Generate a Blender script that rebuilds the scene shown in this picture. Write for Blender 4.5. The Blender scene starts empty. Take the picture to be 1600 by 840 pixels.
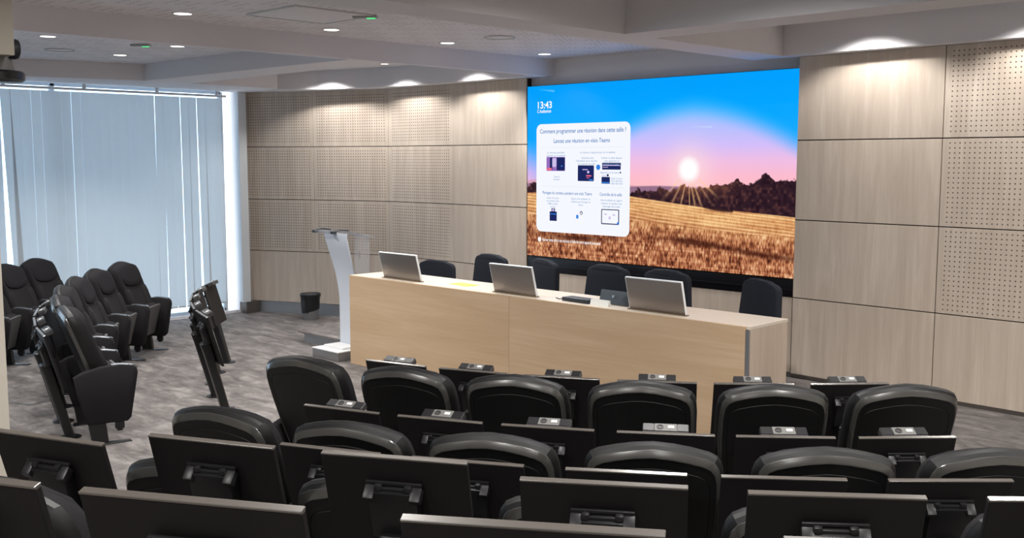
import bpy, bmesh, math, random
import numpy as np
from mathutils import Vector, Matrix

C = bpy.context.scene.collection
SC = bpy.context.scene
random.seed(7)
PI = math.pi
R = math.radians

# ------------------------------------------------------------------ camera
cam_d = bpy.data.cameras.new('camera')
cam_d.sensor_width = 36.0
cam_d.lens = 36.01
cam_d.clip_start = 0.05
cam_d.clip_end = 200
cam = bpy.data.objects.new('camera', cam_d)
C.objects.link(cam)
rgt = Vector((0.712050, 0.702128, 0.000379))
upv = Vector((-0.074491, 0.075008, 0.994397))
fwd = Vector((-0.698165, 0.708089, -0.105712))
M = Matrix((rgt, upv, -fwd)).transposed().to_4x4()
M.translation = Vector((0, 0, 2.1209))
cam.matrix_world = M
SC.camera = cam

# ------------------------------------------------------------------ world, exposure
SC.view_settings.view_transform = 'Standard'
SC.view_settings.look = 'None'
SC.view_settings.gamma = 1.0
SC.view_settings.exposure = 0.0
SC.view_settings.use_curve_mapping = False
world = bpy.data.worlds.new('sky')
SC.world = world
world.use_nodes = True
wb = world.node_tree.nodes['Background']
wb.inputs[0].default_value = (0.82, 0.92, 1.0, 1)
wb.inputs[1].default_value = 3.7
WALL_W, ROOM_W, REAR_W = 104.0, 160.0, 225.0     # watts of the three kinds of ceiling lamp

# ------------------------------------------------------------------ helpers
def lin(c):
    return tuple(((v / 255) / 12.92 if v / 255 <= 0.04045 else ((v / 255 + 0.055) / 1.055) ** 2.4) for v in c) + (1,)

class N:
    """tiny node-tree helper"""
    def __init__(s, name):
        s.m = bpy.data.materials.new(name); s.m.use_nodes = True
        s.t = s.m.node_tree; s.n = s.t.nodes; s.l = s.t.links
        s.b = s.n['Principled BSDF']; s.out = s.n['Material Output']
    def add(s, typ, **kw):
        x = s.n.new(typ)
        for k, v in kw.items(): setattr(x, k, v)
        return x
    def math(s, op, a, b=None, c=None):
        x = s.n.new('ShaderNodeMath'); x.operation = op
        for i, v in enumerate((a, b, c)):
            if v is None: continue
            if isinstance(v, (int, float)): x.inputs[i].default_value = v
            else: s.l.new(v, x.inputs[i])
        return x.outputs[0]
    def mix(s, f, a, b):
        x = s.n.new('ShaderNodeMix'); x.data_type = 'RGBA'
        for k, v in ((0, f), (6, a), (7, b)):
            if isinstance(v, (tuple, list)): x.inputs[k].default_value = v
            elif isinstance(v, (int, float)): x.inputs[k].default_value = v
            else: s.l.new(v, x.inputs[k])
        return x.outputs[2]
    def noise(s, vec, scale, detail=3, rough=0.55, dist=0.0):
        x = s.n.new('ShaderNodeTexNoise')
        x.inputs['Scale'].default_value = scale; x.inputs['Detail'].default_value = detail
        x.inputs['Roughness'].default_value = rough; x.inputs['Distortion'].default_value = dist
        s.l.new(vec, x.inputs['Vector'])
        return x.outputs['Fac']
    def mapping(s, vec, scale=(1, 1, 1), loc=None):
        x = s.n.new('ShaderNodeMapping'); x.inputs['Scale'].default_value = scale
        s.l.new(vec, x.inputs['Vector'])
        if loc is not None: s.l.new(loc, x.inputs['Location'])
        return x.outputs[0]
    def ramp(s, f, stops):
        x = s.n.new('ShaderNodeValToRGB')
        el = x.color_ramp.elements
        while len(el) > 1: el.remove(el[0])
        el[0].position = stops[0][0]; el[0].color = stops[0][1]
        for p, c in stops[1:]:
            e = el.new(p); e.color = c
        s.l.new(f, x.inputs[0])
        return x.outputs[0]
    def bump(s, h, strength, dist=0.01):
        x = s.n.new('ShaderNodeBump'); x.inputs['Strength'].default_value = strength
        x.inputs['Distance'].default_value = dist
        s.l.new(h, x.inputs['Height']); s.l.new(x.outputs[0], s.b.inputs['Normal'])

def plain(name, col, rough=0.5, metal=0.0, spec=0.5, noise=0.0, nscale=40, bump=0.0):
    k = N(name)
    tc = k.add('ShaderNodeTexCoord')
    c = lin(col)
    f = k.noise(tc.outputs['Object'], nscale, 4)
    d = tuple(v * (1 - noise) for v in c[:3]) + (1,); u = tuple(min(1, v * (1 + noise)) for v in c[:3]) + (1,)
    k.l.new(k.mix(f, d, u), k.b.inputs['Base Color'])
    k.b.inputs['Roughness'].default_value = rough
    k.b.inputs['Metallic'].default_value = metal
    k.b.inputs['Specular IOR Level'].default_value = spec
    if bump: k.bump(f, bump, 0.003)
    return k.m

def glow(name, col, strength=1.0):
    k = N(name)
    k.b.inputs['Base Color'].default_value = (0.0, 0.0, 0.0, 1)
    k.b.inputs['Specular IOR Level'].default_value = 0.0
    k.b.inputs['Emission Color'].default_value = lin(col)
    k.b.inputs['Emission Strength'].default_value = strength
    return k.m

def wood(name, light, dark, perforated=None, hr=0.16, axis='z', rough=0.5, streak=1.0):
    k = N(name)
    tc = k.add('ShaderNodeTexCoord'); oi = k.add('ShaderNodeObjectInfo')
    off = k.add('ShaderNodeCombineXYZ')
    for i, mul in enumerate((17.0, 9.0, 5.0)):
        k.l.new(k.math('MULTIPLY', oi.outputs['Random'], mul), off.inputs[i])
    sc1 = (9, 9, 0.7) if axis == 'z' else (0.6, 9, 9)
    sc2 = (70, 70, 2.5) if axis == 'z' else (2.2, 70, 70)
    n1 = k.noise(k.mapping(tc.outputs['Object'], sc1, off.outputs[0]), 1.0, 4, 0.6, 0.8)
    n2 = k.noise(k.mapping(tc.outputs['Object'], sc2, off.outputs[0]), 1.0, 3, 0.6, 0.2)
    f = k.math('ADD', k.math('MULTIPLY', n1, 0.72 * streak), k.math('MULTIPLY', n2, 0.28))
    col = k.ramp(f, [(0.30, lin(dark)), (0.52, lin(tuple((a + b) / 2 for a, b in zip(light, dark)))), (0.68, lin(light))])
    rg = rough
    if perforated:
        hw, hh, pitch = perforated
        sep = k.add('ShaderNodeSeparateXYZ'); k.l.new(tc.outputs['Object'], sep.inputs[0])
        x, z = sep.outputs[0], sep.outputs[2]
        fx = k.math('SUBTRACT', k.math('FRACT', k.math('ADD', k.math('DIVIDE', x, pitch), 100.5)), 0.5)
        fz = k.math('SUBTRACT', k.math('FRACT', k.math('ADD', k.math('DIVIDE', z, pitch), 100.5)), 0.5)
        d = k.math('SQRT', k.math('ADD', k.math('MULTIPLY', fx, fx), k.math('MULTIPLY', fz, fz)))
        hole = k.math('LESS_THAN', d, hr)
        hole = k.math('MULTIPLY', hole, k.math('LESS_THAN', k.math('ABSOLUTE', x), hw))
        hole = k.math('MULTIPLY', hole, k.math('LESS_THAN', k.math('ABSOLUTE', z), hh))
        col = k.mix(hole, col, lin((84, 68, 57)))
    k.l.new(col, k.b.inputs['Base Color'])
    k.b.inputs['Roughness'].default_value = rg
    k.b.inputs['Specular IOR Level'].default_value = 0.35
    k.bump(n2, 0.06, 0.002)
    return k.m

def carpet(name):
    k = N(name)
    tc = k.add('ShaderNodeTexCoord')
    o = tc.outputs['Object']
    n1 = k.noise(k.mapping(o, (1.4, 4.5, 1)), 1.6, 5, 0.65, 0.6)
    n2 = k.noise(o, 9.0, 4, 0.7)
    n3 = k.noise(o, 160.0, 2, 0.6)
    f = k.math('ADD', k.math('ADD', k.math('MULTIPLY', n1, 0.62), k.math('MULTIPLY', n2, 0.25)), k.math('MULTIPLY', n3, 0.13))
    col = k.ramp(f, [(0.34, lin((74, 70, 69))), (0.5, lin((108, 103, 101))), (0.66, lin((144, 139, 136)))])
    # carpet tile joints, 0.5 m
    sep = k.add('ShaderNodeSeparateXYZ'); k.l.new(o, sep.inputs[0])
    gx = k.math('LESS_THAN', k.math('FRACT', k.math('ADD', k.math('DIVIDE', sep.outputs[0], 0.5), 100)), 0.012)
    gy = k.math('LESS_THAN', k.math('FRACT', k.math('ADD', k.math('DIVIDE', sep.outputs[1], 0.5), 100)), 0.012)
    g = k.math('MULTIPLY', k.math('MAXIMUM', gx, gy), 0.35)
    k.l.new(k.mix(g, col, lin((95, 90, 88))), k.b.inputs['Base Color'])
    k.b.inputs['Roughness'].default_value = 0.85
    k.b.inputs['Specular IOR Level'].default_value = 0.25
    k.bump(n3, 0.25, 0.004)
    return k.m

def perforated_plaster(name, col):
    k = N(name)
    tc = k.add('ShaderNodeTexCoord'); o = tc.outputs['Object']
    sep = k.add('ShaderNodeSeparateXYZ'); k.l.new(o, sep.inputs[0])
    x, y = sep.outputs[0], sep.outputs[1]
    def cell(v, p):
        return k.math('FRACT', k.math('ADD', k.math('DIVIDE', v, p), 100))
    a = k.math('LESS_THAN', cell(x, 0.06), 0.3)
    b = k.math('LESS_THAN', cell(y, 0.09), 0.45)
    fx = k.math('GREATER_THAN', cell(x, 0.48), 0.5); fy = k.math('GREATER_THAN', cell(y, 0.54), 0.5)
    chk = k.math('ABSOLUTE', k.math('SUBTRACT', fx, fy))
    f = k.math('MULTIPLY', k.math('MULTIPLY', a, b), chk)
    k.l.new(k.mix(k.math('MULTIPLY', f, 0.5), lin(col), lin((70, 66, 68))), k.b.inputs['Base Color'])
    k.b.inputs['Roughness'].default_value = 0.9
    return k.m

def clear(name, col=(235, 240, 245), rough=0.05, keep=0.78, haze=0.0):
    """thin clear sheet: see-through with a surface sheen"""
    k = N(name)
    tr = k.add('ShaderNodeBsdfTransparent'); tr.inputs[0].default_value = lin(col)
    gl = k.add('ShaderNodeBsdfGlossy'); gl.inputs['Roughness'].default_value = rough
    lw = k.add('ShaderNodeLayerWeight'); lw.inputs[0].default_value = 0.25
    mx = k.add('ShaderNodeMixShader')
    k.l.new(k.math('ADD', k.math('MULTIPLY', lw.outputs['Fresnel'], 0.8), (1 - keep) * 0.3), mx.inputs[0])
    k.l.new(tr.outputs[0], mx.inputs[1]); k.l.new(gl.outputs[0], mx.inputs[2])
    if haze:
        d = k.add('ShaderNodeBsdfDiffuse'); d.inputs[0].default_value = lin((240, 242, 246))
        m2 = k.add('ShaderNodeMixShader'); m2.inputs[0].default_value = haze
        k.l.new(mx.outputs[0], m2.inputs[1]); k.l.new(d.outputs[0], m2.inputs[2])
        mx = m2
    k.l.new(mx.outputs[0], k.out.inputs[0])
    return k.m

def translucent(name, col, trans, frac, rough=0.6):
    k = N(name)
    d = k.add('ShaderNodeBsdfDiffuse'); d.inputs[0].default_value = lin(col)
    t = k.add('ShaderNodeBsdfTranslucent'); t.inputs[0].default_value = lin(trans)
    mx = k.add('ShaderNodeMixShader'); mx.inputs[0].default_value = frac
    k.l.new(d.outputs[0], mx.inputs[1]); k.l.new(t.outputs[0], mx.inputs[2])
    k.l.new(mx.outputs[0], k.out.inputs[0])
    return k.m

# ---- mesh helpers
def rbox(bm, c, s, bevel=0.0, rot=None, seg=2):
    r = bmesh.ops.create_cube(bm, size=1.0)
    vs = r['verts']
    bmesh.ops.scale(bm, vec=Vector(s), verts=vs)
    if bevel > 0:
        es = list({e for v in vs for e in v.link_edges})
        q = bmesh.ops.bevel(bm, geom=es, offset=bevel, segments=seg, profile=0.6, affect='EDGES')
        vs = list({v for f in q['faces'] for v in f.verts} | {v for v in vs if v.is_valid})
    if rot is not None:
        bmesh.ops.rotate(bm, cent=(0, 0, 0), matrix=rot, verts=vs)
    bmesh.ops.translate(bm, vec=Vector(c), verts=vs)
    return vs

def loft(bm, rings, cap0=True, cap1=True, closed=True):
    vr = [[bm.verts.new(p) for p in ring] for ring in rings]
    n = len(rings[0])
    for a, b in zip(vr[:-1], vr[1:]):
        for i in range(n if closed else n - 1):
            j = (i + 1) % n
            bm.faces.new((a[i], a[j], b[j], b[i]))
    if cap0: bm.faces.new(list(reversed(vr[0])))
    if cap1: bm.faces.new(vr[-1])

def prism(bm, pts, z0, z1):
    loft(bm, [[(x, y, z0) for x, y in pts], [(x, y, z1) for x, y in pts]])

def lathe(bm, prof, n=24, c=(0, 0, 0), cap=True):
    rings = [[(c[0] + r * math.cos(2 * PI * i / n), c[1] + r * math.sin(2 * PI * i / n), c[2] + z) for i in range(n)] for r, z in prof]
    loft(bm, rings, cap, cap)

def tube(bm, pts, r, n=8):
    pts = [Vector(p) for p in pts]
    rings = []
    for i, p in enumerate(pts):
        d = (pts[min(i + 1, len(pts) - 1)] - pts[max(i - 1, 0)]).normalized()
        a = d.cross(Vector((0, 0, 1)))
        if a.length < 1e-3: a = d.cross(Vector((1, 0, 0)))
        a.normalize(); b = d.cross(a)
        rings.append([tuple(p + a * (r * math.cos(2 * PI * k / n)) + b * (r * math.sin(2 * PI * k / n))) for k in range(n)])
    loft(bm, rings)

def obj(name, bm, mat, parent=None, loc=None, rotz=None, smooth=True, angle=35):
    bmesh.ops.recalc_face_normals(bm, faces=bm.faces)
    me = bpy.data.meshes.new(name)
    bm.to_mesh(me); bm.free()
    if smooth:
        me.shade_smooth()
        me.set_sharp_from_angle(angle=R(angle))
    me.materials.append(mat)
    o = bpy.data.objects.new(name, me)
    C.objects.link(o)
    if parent is not None: o.parent = parent
    if loc is not None: o.location = loc
    if rotz is not None: o.rotation_euler = (0, 0, rotz)
    return o

def tag(o, label=None, cat=None, group=None, kind=None):
    if label: o['label'] = label
    if cat: o['category'] = cat
    if group: o['group'] = group
    if kind: o['kind'] = kind
    return o

def thing(name, label, cat, loc=(0, 0, 0), rotz=0.0, group=None):
    o = bpy.data.objects.new(name, None)
    o.empty_display_size = 0.1
    C.objects.link(o); o.location = loc; o.rotation_euler = (0, 0, rotz)
    return tag(o, label, cat, group)

def struct(name, bm, mat, parent=None, **kw):
    o = obj(name, bm, mat, parent, **kw)
    if parent is None: o['kind'] = 'structure'
    return o

def copy_tree(o, parent=None):
    c = o.copy(); C.objects.link(c)
    if parent is not None: c.parent = parent
    for ch in list(o.children): copy_tree(ch, c)
    return c

ORD = ['first', 'second', 'third', 'fourth', 'fifth', 'sixth', 'seventh', 'eighth', 'ninth']

# ------------------------------------------------------------------ materials
M_plaster = plain('plaster_paint', (222, 220, 224), 0.9, noise=0.02)
M_perf_ceiling = perforated_plaster('perforated_plaster', (222, 220, 224))
M_carpet = carpet('grey_carpet')
WL, WD = (216, 203, 189), (190, 175, 160)
M_wood = wood('oak_panel', WL, WD)
M_perf_r = wood('oak_perforated_wide', WL, WD, (0.665, 0.345, 0.0425), 0.15)
M_perf_l = wood('oak_perforated', WL, WD, (0.58, 0.345, 0.040), 0.18)
M_backing = plain('dark_joint', (52, 38, 30), 0.9)
M_desk = wood('desk_front_wood', (205, 179, 149), (188, 159, 127), axis='x', rough=0.45)
M_desk_end = wood('desk_end_wood', (205, 188, 172), (180, 162, 147), axis='z', rough=0.45)
M_desktop = plain('cream_laminate', (214, 203, 188), 0.4, noise=0.02, nscale=8)
M_alu = plain('brushed_aluminium', (176, 180, 184), 0.32, 0.9)
M_plinth = plain('plinth_metal', (176, 180, 184), 0.34, 0.7)
M_plinth_dark = plain('plinth_dark', (78, 72, 68), 0.5)
M_fabric = plain('charcoal_fabric', (34, 33, 35), 0.92, spec=0.15, noise=0.25, nscale=300, bump=0.2)
M_fabric2 = plain('charcoal_fabric_headrest', (31, 30, 33), 0.92, spec=0.15, noise=0.25, nscale=300, bump=0.2)
M_shell = plain('black_seat_shell', (18, 18, 19), 0.5, spec=0.35)
M_rim = plain('shell_rim_highlight', (58, 57, 55), 0.24, spec=1.0)  # lighter than the black shell: paints a highlight along its bevel
M_black = plain('black_table_laminate', (19, 16, 18), 0.55, spec=0.3, noise=0.1)
M_edge = plain('table_edge_glint', (82, 77, 72), 0.26, spec=1.0)  # grey base stands in for ceiling light reflected by the top edge
M_post = plain('black_post', (16, 16, 18), 0.38, spec=0.5)
M_hinge = plain('hinge_metal', (40, 40, 42), 0.38, 0.4)
M_socket = plain('socket_plate', (108, 107, 105), 0.55, 0.0)
M_socket_dark = plain('socket_dark', (58, 57, 58), 0.5)
M_white = plain('white_plastic', (232, 232, 230), 0.4)
M_chrome = plain('polished_inlay', (196, 198, 200), 0.2, 1.0)
M_pan = plain('seat_pan_grey', (70, 69, 69), 0.55)
M_inlay = plain('arm_inlay_aluminium', (150, 154, 158), 0.3, 0.85)
M_chair = plain('navy_black_chair', (38, 41, 49), 0.85, spec=0.2, noise=0.1, nscale=200)
M_chair_base = plain('chair_base', (30, 30, 32), 0.4)
M_slat = translucent('blind_fabric', (205, 208, 210), (212, 220, 224), 0.27)
M_glass = clear('window_glass', (232, 242, 250), 0.02, 0.9)
M_frame = plain('window_frame', (214, 220, 226), 0.5)
M_acrylic = clear('clear_acrylic', (240, 242, 246), 0.10, 0.9, 0.10)
M_frost = translucent('frosted_acrylic', (222, 228, 236), (225, 230, 238), 0.3)
M_white_metal = plain('white_metal', (225, 226, 226), 0.4)
M_grey_metal = plain('grey_metal', (140, 140, 142), 0.35, 0.6)
M_monitor = plain('monitor_back', (150, 143, 138), 0.38, 0.75)
M_monitor_edge = plain('monitor_edge', (232, 236, 238), 0.4)
M_blackgloss = plain('black_gloss', (16, 16, 22), 0.3)
M_darkplastic = plain('dark_plastic', (42, 46, 52), 0.5)
M_bag = plain('black_bin_bag', (28, 30, 34), 0.35, noise=0.2, bump=0.5, nscale=25)
M_cream = plain('cream_paint', (196, 190, 178), 0.85, noise=0.03, nscale=6)
M_paper = plain('white_paper', (238, 240, 236), 0.8)
M_note = plain('yellow_note', (222, 236, 96), 0.8)
M_lamp = glow('lamp_diffuser', (255, 250, 242), 3.0)
M_green = glow('green_pilot', (70, 235, 130), 1.4)
M_ring = plain('lamp_ring', (205, 205, 205), 0.5)
M_sensor = plain('grey_plastic', (168, 172, 170), 0.5)

# ------------------------------------------------------------------ room shell
ZF, ZB, ZC = -0.14, 3.10, 3.30
FX, FY = -6.83, 9.42                  # centre of the seating arcs

bm = bmesh.new(); prism(bm, [(-13.6, -4), (3, -4), (3, 9.3), (-13.6, 9.3)], ZF - 0.1, ZF)
struct('floor', bm, M_carpet)

# seating tiers (concentric rings)
def ring_pts(r0, r1, a0, a1, n=40):
    o = [(FX + r1 * math.sin(R(a0 + (a1 - a0) * i / n)), FY - r1 * math.cos(R(a0 + (a1 - a0) * i / n))) for i in range(n + 1)]
    q = [(FX + r0 * math.sin(R(a0 + (a1 - a0) * i / n)), FY - r0 * math.cos(R(a0 + (a1 - a0) * i / n))) for i in range(n + 1)]
    return q, o
def ring(name, r0, r1, a0, a1, z0, z1, mat):
    bm = bmesh.new()
    q, o = ring_pts(r0, r1, a0, a1)
    n = len(q)
    vs = [[bm.verts.new((x, y, z)) for x, y in pp] for pp, z in ((q, z0), (q, z1), (o, z1), (o, z0))]
    for i in range(n - 1):
        for k in range(4):
            a, b = vs[k], vs[(k + 1) % 4]
            bm.faces.new((a[i], a[i + 1], b[i + 1], b[i]))
    for i in (0, n - 1): bm.faces.new([vs[k][i] for k in range(4)])
    return struct(name, bm, mat, smooth=False)
T3Z, T4Z, T5Z = -0.02, 0.295, 0.565
ring('floor_tier_1', 7.345, 8.395, 16, 56, ZF, T3Z, M_carpet)
ring('floor_tier_2', 8.397, 9.595, 14, 54, ZF, T4Z, M_carpet)
ring('floor_tier_3', 9.597, 12.6, 14, 52, ZF, T5Z, M_carpet)

# stage
bm = bmesh.new()
prism(bm, [(-10.74, 7.19), (-9.0, 7.19), (-9.0, 7.40), (-4.0, 7.40), (-4.0, 7.19), (2.95, 7.19), (2.95, 8.97), (-8.6, 8.97), (-11.25, 8.97), (-10.98, 7.97)], ZF, -0.022)
st = struct('floor_stage_riser', bm, M_plinth, smooth=False)
bm = bmesh.new()
prism(bm, [(-10.80, 7.13), (-9.05, 7.13), (-9.05, 7.38), (-4.0, 7.38), (-4.0, 7.13), (2.95, 7.13), (2.95, 8.97), (-8.6, 8.97), (-11.30, 8.97), (-11.05, 7.97)], -0.02, 0.0)
struct('floor_stage', bm, M_carpet, smooth=False)

# wood wall, right of the screen
def panel(name, mat, parent, p0, p1, z0, z1, thick=0.02, gap=0.004, zgap=0.005):
    dx, dy = p1[0] - p0[0], p1[1] - p0[1]
    L = math.hypot(dx, dy)
    bm = bmesh.new()
    rbox(bm, (0, thick / 2, 0), (L - 2 * gap, thick, z1 - z0 - 2 * zgap), 0.0015, seg=1)
    o = obj(name, bm, mat, parent, smooth=False)
    o.location = ((p0[0] + p1[0]) / 2, (p0[1] + p1[1]) / 2, (z0 + z1) / 2)
    o.rotation_euler = (0, 0, math.atan2(dy, dx))
    return o
ZJ = [0.03, 0.785, 1.545, 2.31, 3.103]
def wpt(s):                                     # along the right wall from the screen edge
    return (-5.022 + s, 9.0 - 0.03 * s)
bm = bmesh.new()
a, b = wpt(-0.0), wpt(8.0)
prism(bm, [a[:1] + (a[1] + 0.021,), b[:1] + (b[1] + 0.021,), (b[0], b[1] + 0.2), (a[0], a[1] + 0.2)], ZF, 3.6)
wall_r = struct('wall_right', bm, M_backing, smooth=False)
for i, s in enumerate([(0, 1.41), (1.41, 2.82), (2.82, 4.23), (4.23, 5.64), (5.64, 7.05), (7.05, 8.0)]):
    for j in range(4):
        perf = j > 0 and i in (1, 2, 4)
        panel('perforated_panel' if perf else 'wood_panel', M_perf_r if perf else M_wood, wall_r, wpt(s[0]), wpt(s[1]), ZJ[j], ZJ[j + 1])
bm = bmesh.new()
a, b = wpt(0), wpt(8)
prism(bm, [(a[0], a[1] - 0.004), (b[0], b[1] - 0.004), (b[0], b[1] + 0.02), (a[0], a[1] + 0.02)], 0.0, 0.034)
struct('baseboard_right', bm, M_plinth_dark, smooth=False)

# wall behind the screen
bm = bmesh.new(); rbox(bm, (-6.83, 9.2, 1.73), (3.62, 0.2, 3.74))
wall_b = struct('wall_back', bm, M_plaster, smooth=False)
for x0, x1 in ((-8.645, -8.16), (-8.16, -6.267), (-6.267, -5.035)):
    panel('wood_panel', M_wood, wall_b, (x0, 9.03), (x1, 9.03), 0.03, 0.785, thick=0.06, gap=0.006)

# curved wood wall on the left
LV = [(-13.62, 8.03), (-12.48, 8.58), (-11.30, 9.01), (-10.0, 9.05), (-8.645, 9.01)]
def sub(p, q, t): return (p[0] + (q[0] - p[0]) * t, p[1] + (q[1] - p[1]) * t)
def off(p, q, d):
    L = math.hypot(q[0] - p[0], q[1] - p[1]); nx, ny = -(q[1] - p[1]) / L, (q[0] - p[0]) / L
    return (p[0] + nx * d, p[1] + ny * d), (q[0] + nx * d, q[1] + ny * d)
# gently rounded line through the vertices: each panel is bent in two facets
bm = bmesh.new()
prism(bm, [(x, y + 0.021) for x, y in LV] + [(-8.645, 9.3), (-13.62, 9.3)], ZF, 3.6)
wall_l = struct('wall_left', bm, M_backing, smooth=False)
def curved_panel(name, mat, parent, p0, p1, z0, z1, sag):
    L = math.hypot(p1[0] - p0[0], p1[1] - p0[1])
    bm = bmesh.new(); n = 6; hw = L / 2 - 0.002; zz = (z1 - z0) / 2 - 0.005
    def yy(x): return -sag * (1 - (x / (L / 2)) ** 2) * -1
    front = [(-hw + 2 * hw * i / n) for i in range(n + 1)]
    ringa = [(x, yy(x), -zz) for x in front] + [(x, yy(x) + 0.02, -zz) for x in reversed(front)]
    ringb = [(x, y, zz) for x, y, _ in ringa]
    loft(bm, [ringa, ringb])
    o = obj(name, bm, mat, parent, angle=20)
    o.location = ((p0[0] + p1[0]) / 2, (p0[1] + p1[1]) / 2, (z0 + z1) / 2)
    o.rotation_euler = (0, 0, math.atan2(p1[1] - p0[1], p1[0] - p0[0]))
    return o
for i in range(4):
    for j in range(4):
        perf = i < 3 and j > 0
        curved_panel('perforated_panel' if perf else 'wood_panel', M_perf_l if perf else M_wood, wall_l, LV[i], LV[i + 1], ZJ[j], ZJ[j + 1], (0.0, 0.015, 0.0, 0.0)[i])
bm = bmesh.new()
pl = []
for i in range(4):
    p, q = off(LV[i], LV[i + 1], 0.015)
    pl += [p, q]
pl = [pl[0], pl[2], pl[4], pl[6], pl[7]]
prism(bm, pl + [(x, y + 0.05) for x, y in reversed(pl)], ZF, 0.03)
struct('baseboard_left', bm, M_plinth, smooth=False)
bm = bmesh.new()
prism(bm, [(-13.46, 7.93), (-13.33, 7.93), (-13.33, 8.14), (-13.46, 8.14)], ZF, 0.028)
struct('trim_1', bm, M_plinth_dark, smooth=False)

# window wall X = -13.5
bm = bmesh.new()
rbox(bm, (-13.62, -3.0, 1.73), (0.2, 2.2, 3.74))
rbox(bm, (-13.62, 3.0, 3.36), (0.2, 9.9, 0.5))
rbox(bm, (-13.62, 3.0, -0.12), (0.2, 9.9, 0.04))
rbox(bm, (-13.6, 7.99, 1.73), (0.2, 0.14, 3.74))
struct('wall_window', bm, M_plaster, smooth=False)
bm = bmesh.new()
rbox(bm, (-13.41, 7.955, 1.58), (0.12, 0.13, 3.10), 0.004)
struct('trim_2', bm, M_frame)
wn = thing('window_1', None, None); wn['kind'] = 'structure'
bm = bmesh.new()
for yy in (-1.85, 0.55, 2.95, 5.35, 7.75): rbox(bm, (-13.62, yy, 1.5), (0.06, 0.06, 3.2), 0.004)
for zz in (-0.08, 3.09): rbox(bm, (-13.62, 2.95, zz), (0.06, 9.6, 0.05), 0.004)
obj('window_frame', bm, M_frame, wn)
for k in range(4):
    bm = bmesh.new(); rbox(bm, (-13.62, -0.65 + 2.4 * k, 1.5), (0.012, 2.34, 3.12))
    obj('pane', bm, M_glass, wn, smooth=False)

# unseen slab added outside the windows to darken the upper blind slats
bm = bmesh.new(); rbox(bm, (-14.75, 3.0, 3.5), (2.0, 12.0, 0.3)); struct('added_shade_slab', bm, M_plaster, smooth=False)
# rear and side walls (out of frame)
bm = bmesh.new(); rbox(bm, (-5.3, -4.0, 1.73), (17, 0.2, 3.74)); struct('wall_rear', bm, M_cream, smooth=False)
bm = bmesh.new(); rbox(bm, (3.0, 2.6, 1.73), (0.2, 13.4, 3.74)); struct('wall_side', bm, M_cream, smooth=False)

# ------------------------------------------------------------------ ceiling: coffers between dropped beams
def slab(name, pts, z0, z1, mat):
    bm = bmesh.new(); prism(bm, pts, z0, z1)
    return struct(name, bm, mat, smooth=False)
slab('ceiling', [(-13.7, -4), (3, -4), (3, 9.3), (-13.7, 9.3)], 3.58, 3.68, M_plaster)
slab('ceiling_coffer_1', [(-8.3, -4), (-5.2, -4), (-5.2, 9.12), (-8.3, 9.12)], ZC, 3.57, M_perf_ceiling)
slab('ceiling_coffer_2', [(-13.6, -4), (-8.31, -4), (-8.31, 6.2), (-13.6, 6.2)], ZC, 3.57, M_perf_ceiling)
slab('ceiling_coffer_3', [(-13.6, 6.2), (-8.31, 6.2), (-8.31, 9.1), (-13.6, 9.1)], 3.36, 3.57, M_plaster)
slab('ceiling_coffer_4', [(-5.2, 6.6), (3, 6.6), (3, 9.1), (-5.2, 9.1)], 3.40, 3.57, M_plaster)
slab('beam', [(-8.32, -4), (-8.25, -4), (-8.25, 8.80), (-8.32, 8.80)], ZB, 3.575, M_plaster)
slab('beam', [(-5.52, -4), (-5.10, -4), (-5.10, 8.82), (-5.52, 8.82)], ZB, 3.576, M_plaster)
slab('beam', [(-5.10, 6.43), (2.9, 6.43), (2.9, 6.82), (-5.10, 6.82)], ZB, 3.574, M_plaster)
slab('beam', [(-12.33, 5.99), (-8.32, 6.14), (-8.32, 6.62), (-12.33, 6.62)], ZB, 3.573, M_plaster)
slab('beam', [(-5.10, 0.9), (2.9, 0.9), (2.9, 1.3), (-5.10, 1.3)], ZB, 3.574, M_plaster)
slab('beam', [(-12.9, 0.9), (-8.32, 0.9), (-8.32, 1.3), (-12.9, 1.3)], ZB, 3.573, M_plaster)
# dropped borders: along the windows, the curved wall and the right wall
slab('ceiling_border_1', [(-13.51, -3.9), (-12.75, -3.9), (-12.75, 4.55), (-12.33, 5.99), (-12.37, 7.93), (-13.51, 7.93)], ZB, 3.572, M_plaster)
slab('ceiling_border_2', [(-13.51, 7.93), (-12.60, 7.93), (-12.10, 8.40), (-11.55, 8.64), (-10.9, 8.79), (-10.3, 8.82), (-9.78, 8.82), (-8.25, 8.80), (-8.25, 9.28), (-13.51, 9.28)], ZB, 3.571, M_plaster)
slab('ceiling_border_3', [(-5.52, 8.825), (2.9, 8.80), (2.9, 9.1), (-5.0, 9.1), (-5.02, 9.0), (-5.52, 9.0)], ZB, 3.571, M_plaster)

# ------------------------------------------------------------------ ceiling fittings
def downlight(x, y, z, label, watts, size=118, blend=0.5, col=(1.0, 0.965, 0.925), group='recessed ceiling downlights', r=0.085, lampz=0.03):
    t = thing('downlight', label, 'light', (x, y, z), 0, group)
    bm = bmesh.new(); lathe(bm, [(r * 0.84, 0.0), (r * 0.84, -0.004), (r, -0.006), (r * 1.04, -0.001), (r * 1.04, 0.0)], 28, cap=False)
    obj('trim_ring', bm, M_ring, t)
    bm = bmesh.new(); lathe(bm, [(r * 0.84, -0.001), (r * 0.8, -0.004)], 28); obj('diffuser', bm, M_lamp, t)
    ld = bpy.data.lights.new('downlight_lamp', 'SPOT')
    ld.energy = watts; ld.spot_size = R(size); ld.spot_blend = blend; ld.color = col
    ld.shadow_soft_size = 0.05
    lo = bpy.data.objects.new('downlight_lamp', ld); C.objects.link(lo); lo.parent = t; lo.location = (0, 0, -lampz)
    return t
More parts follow.
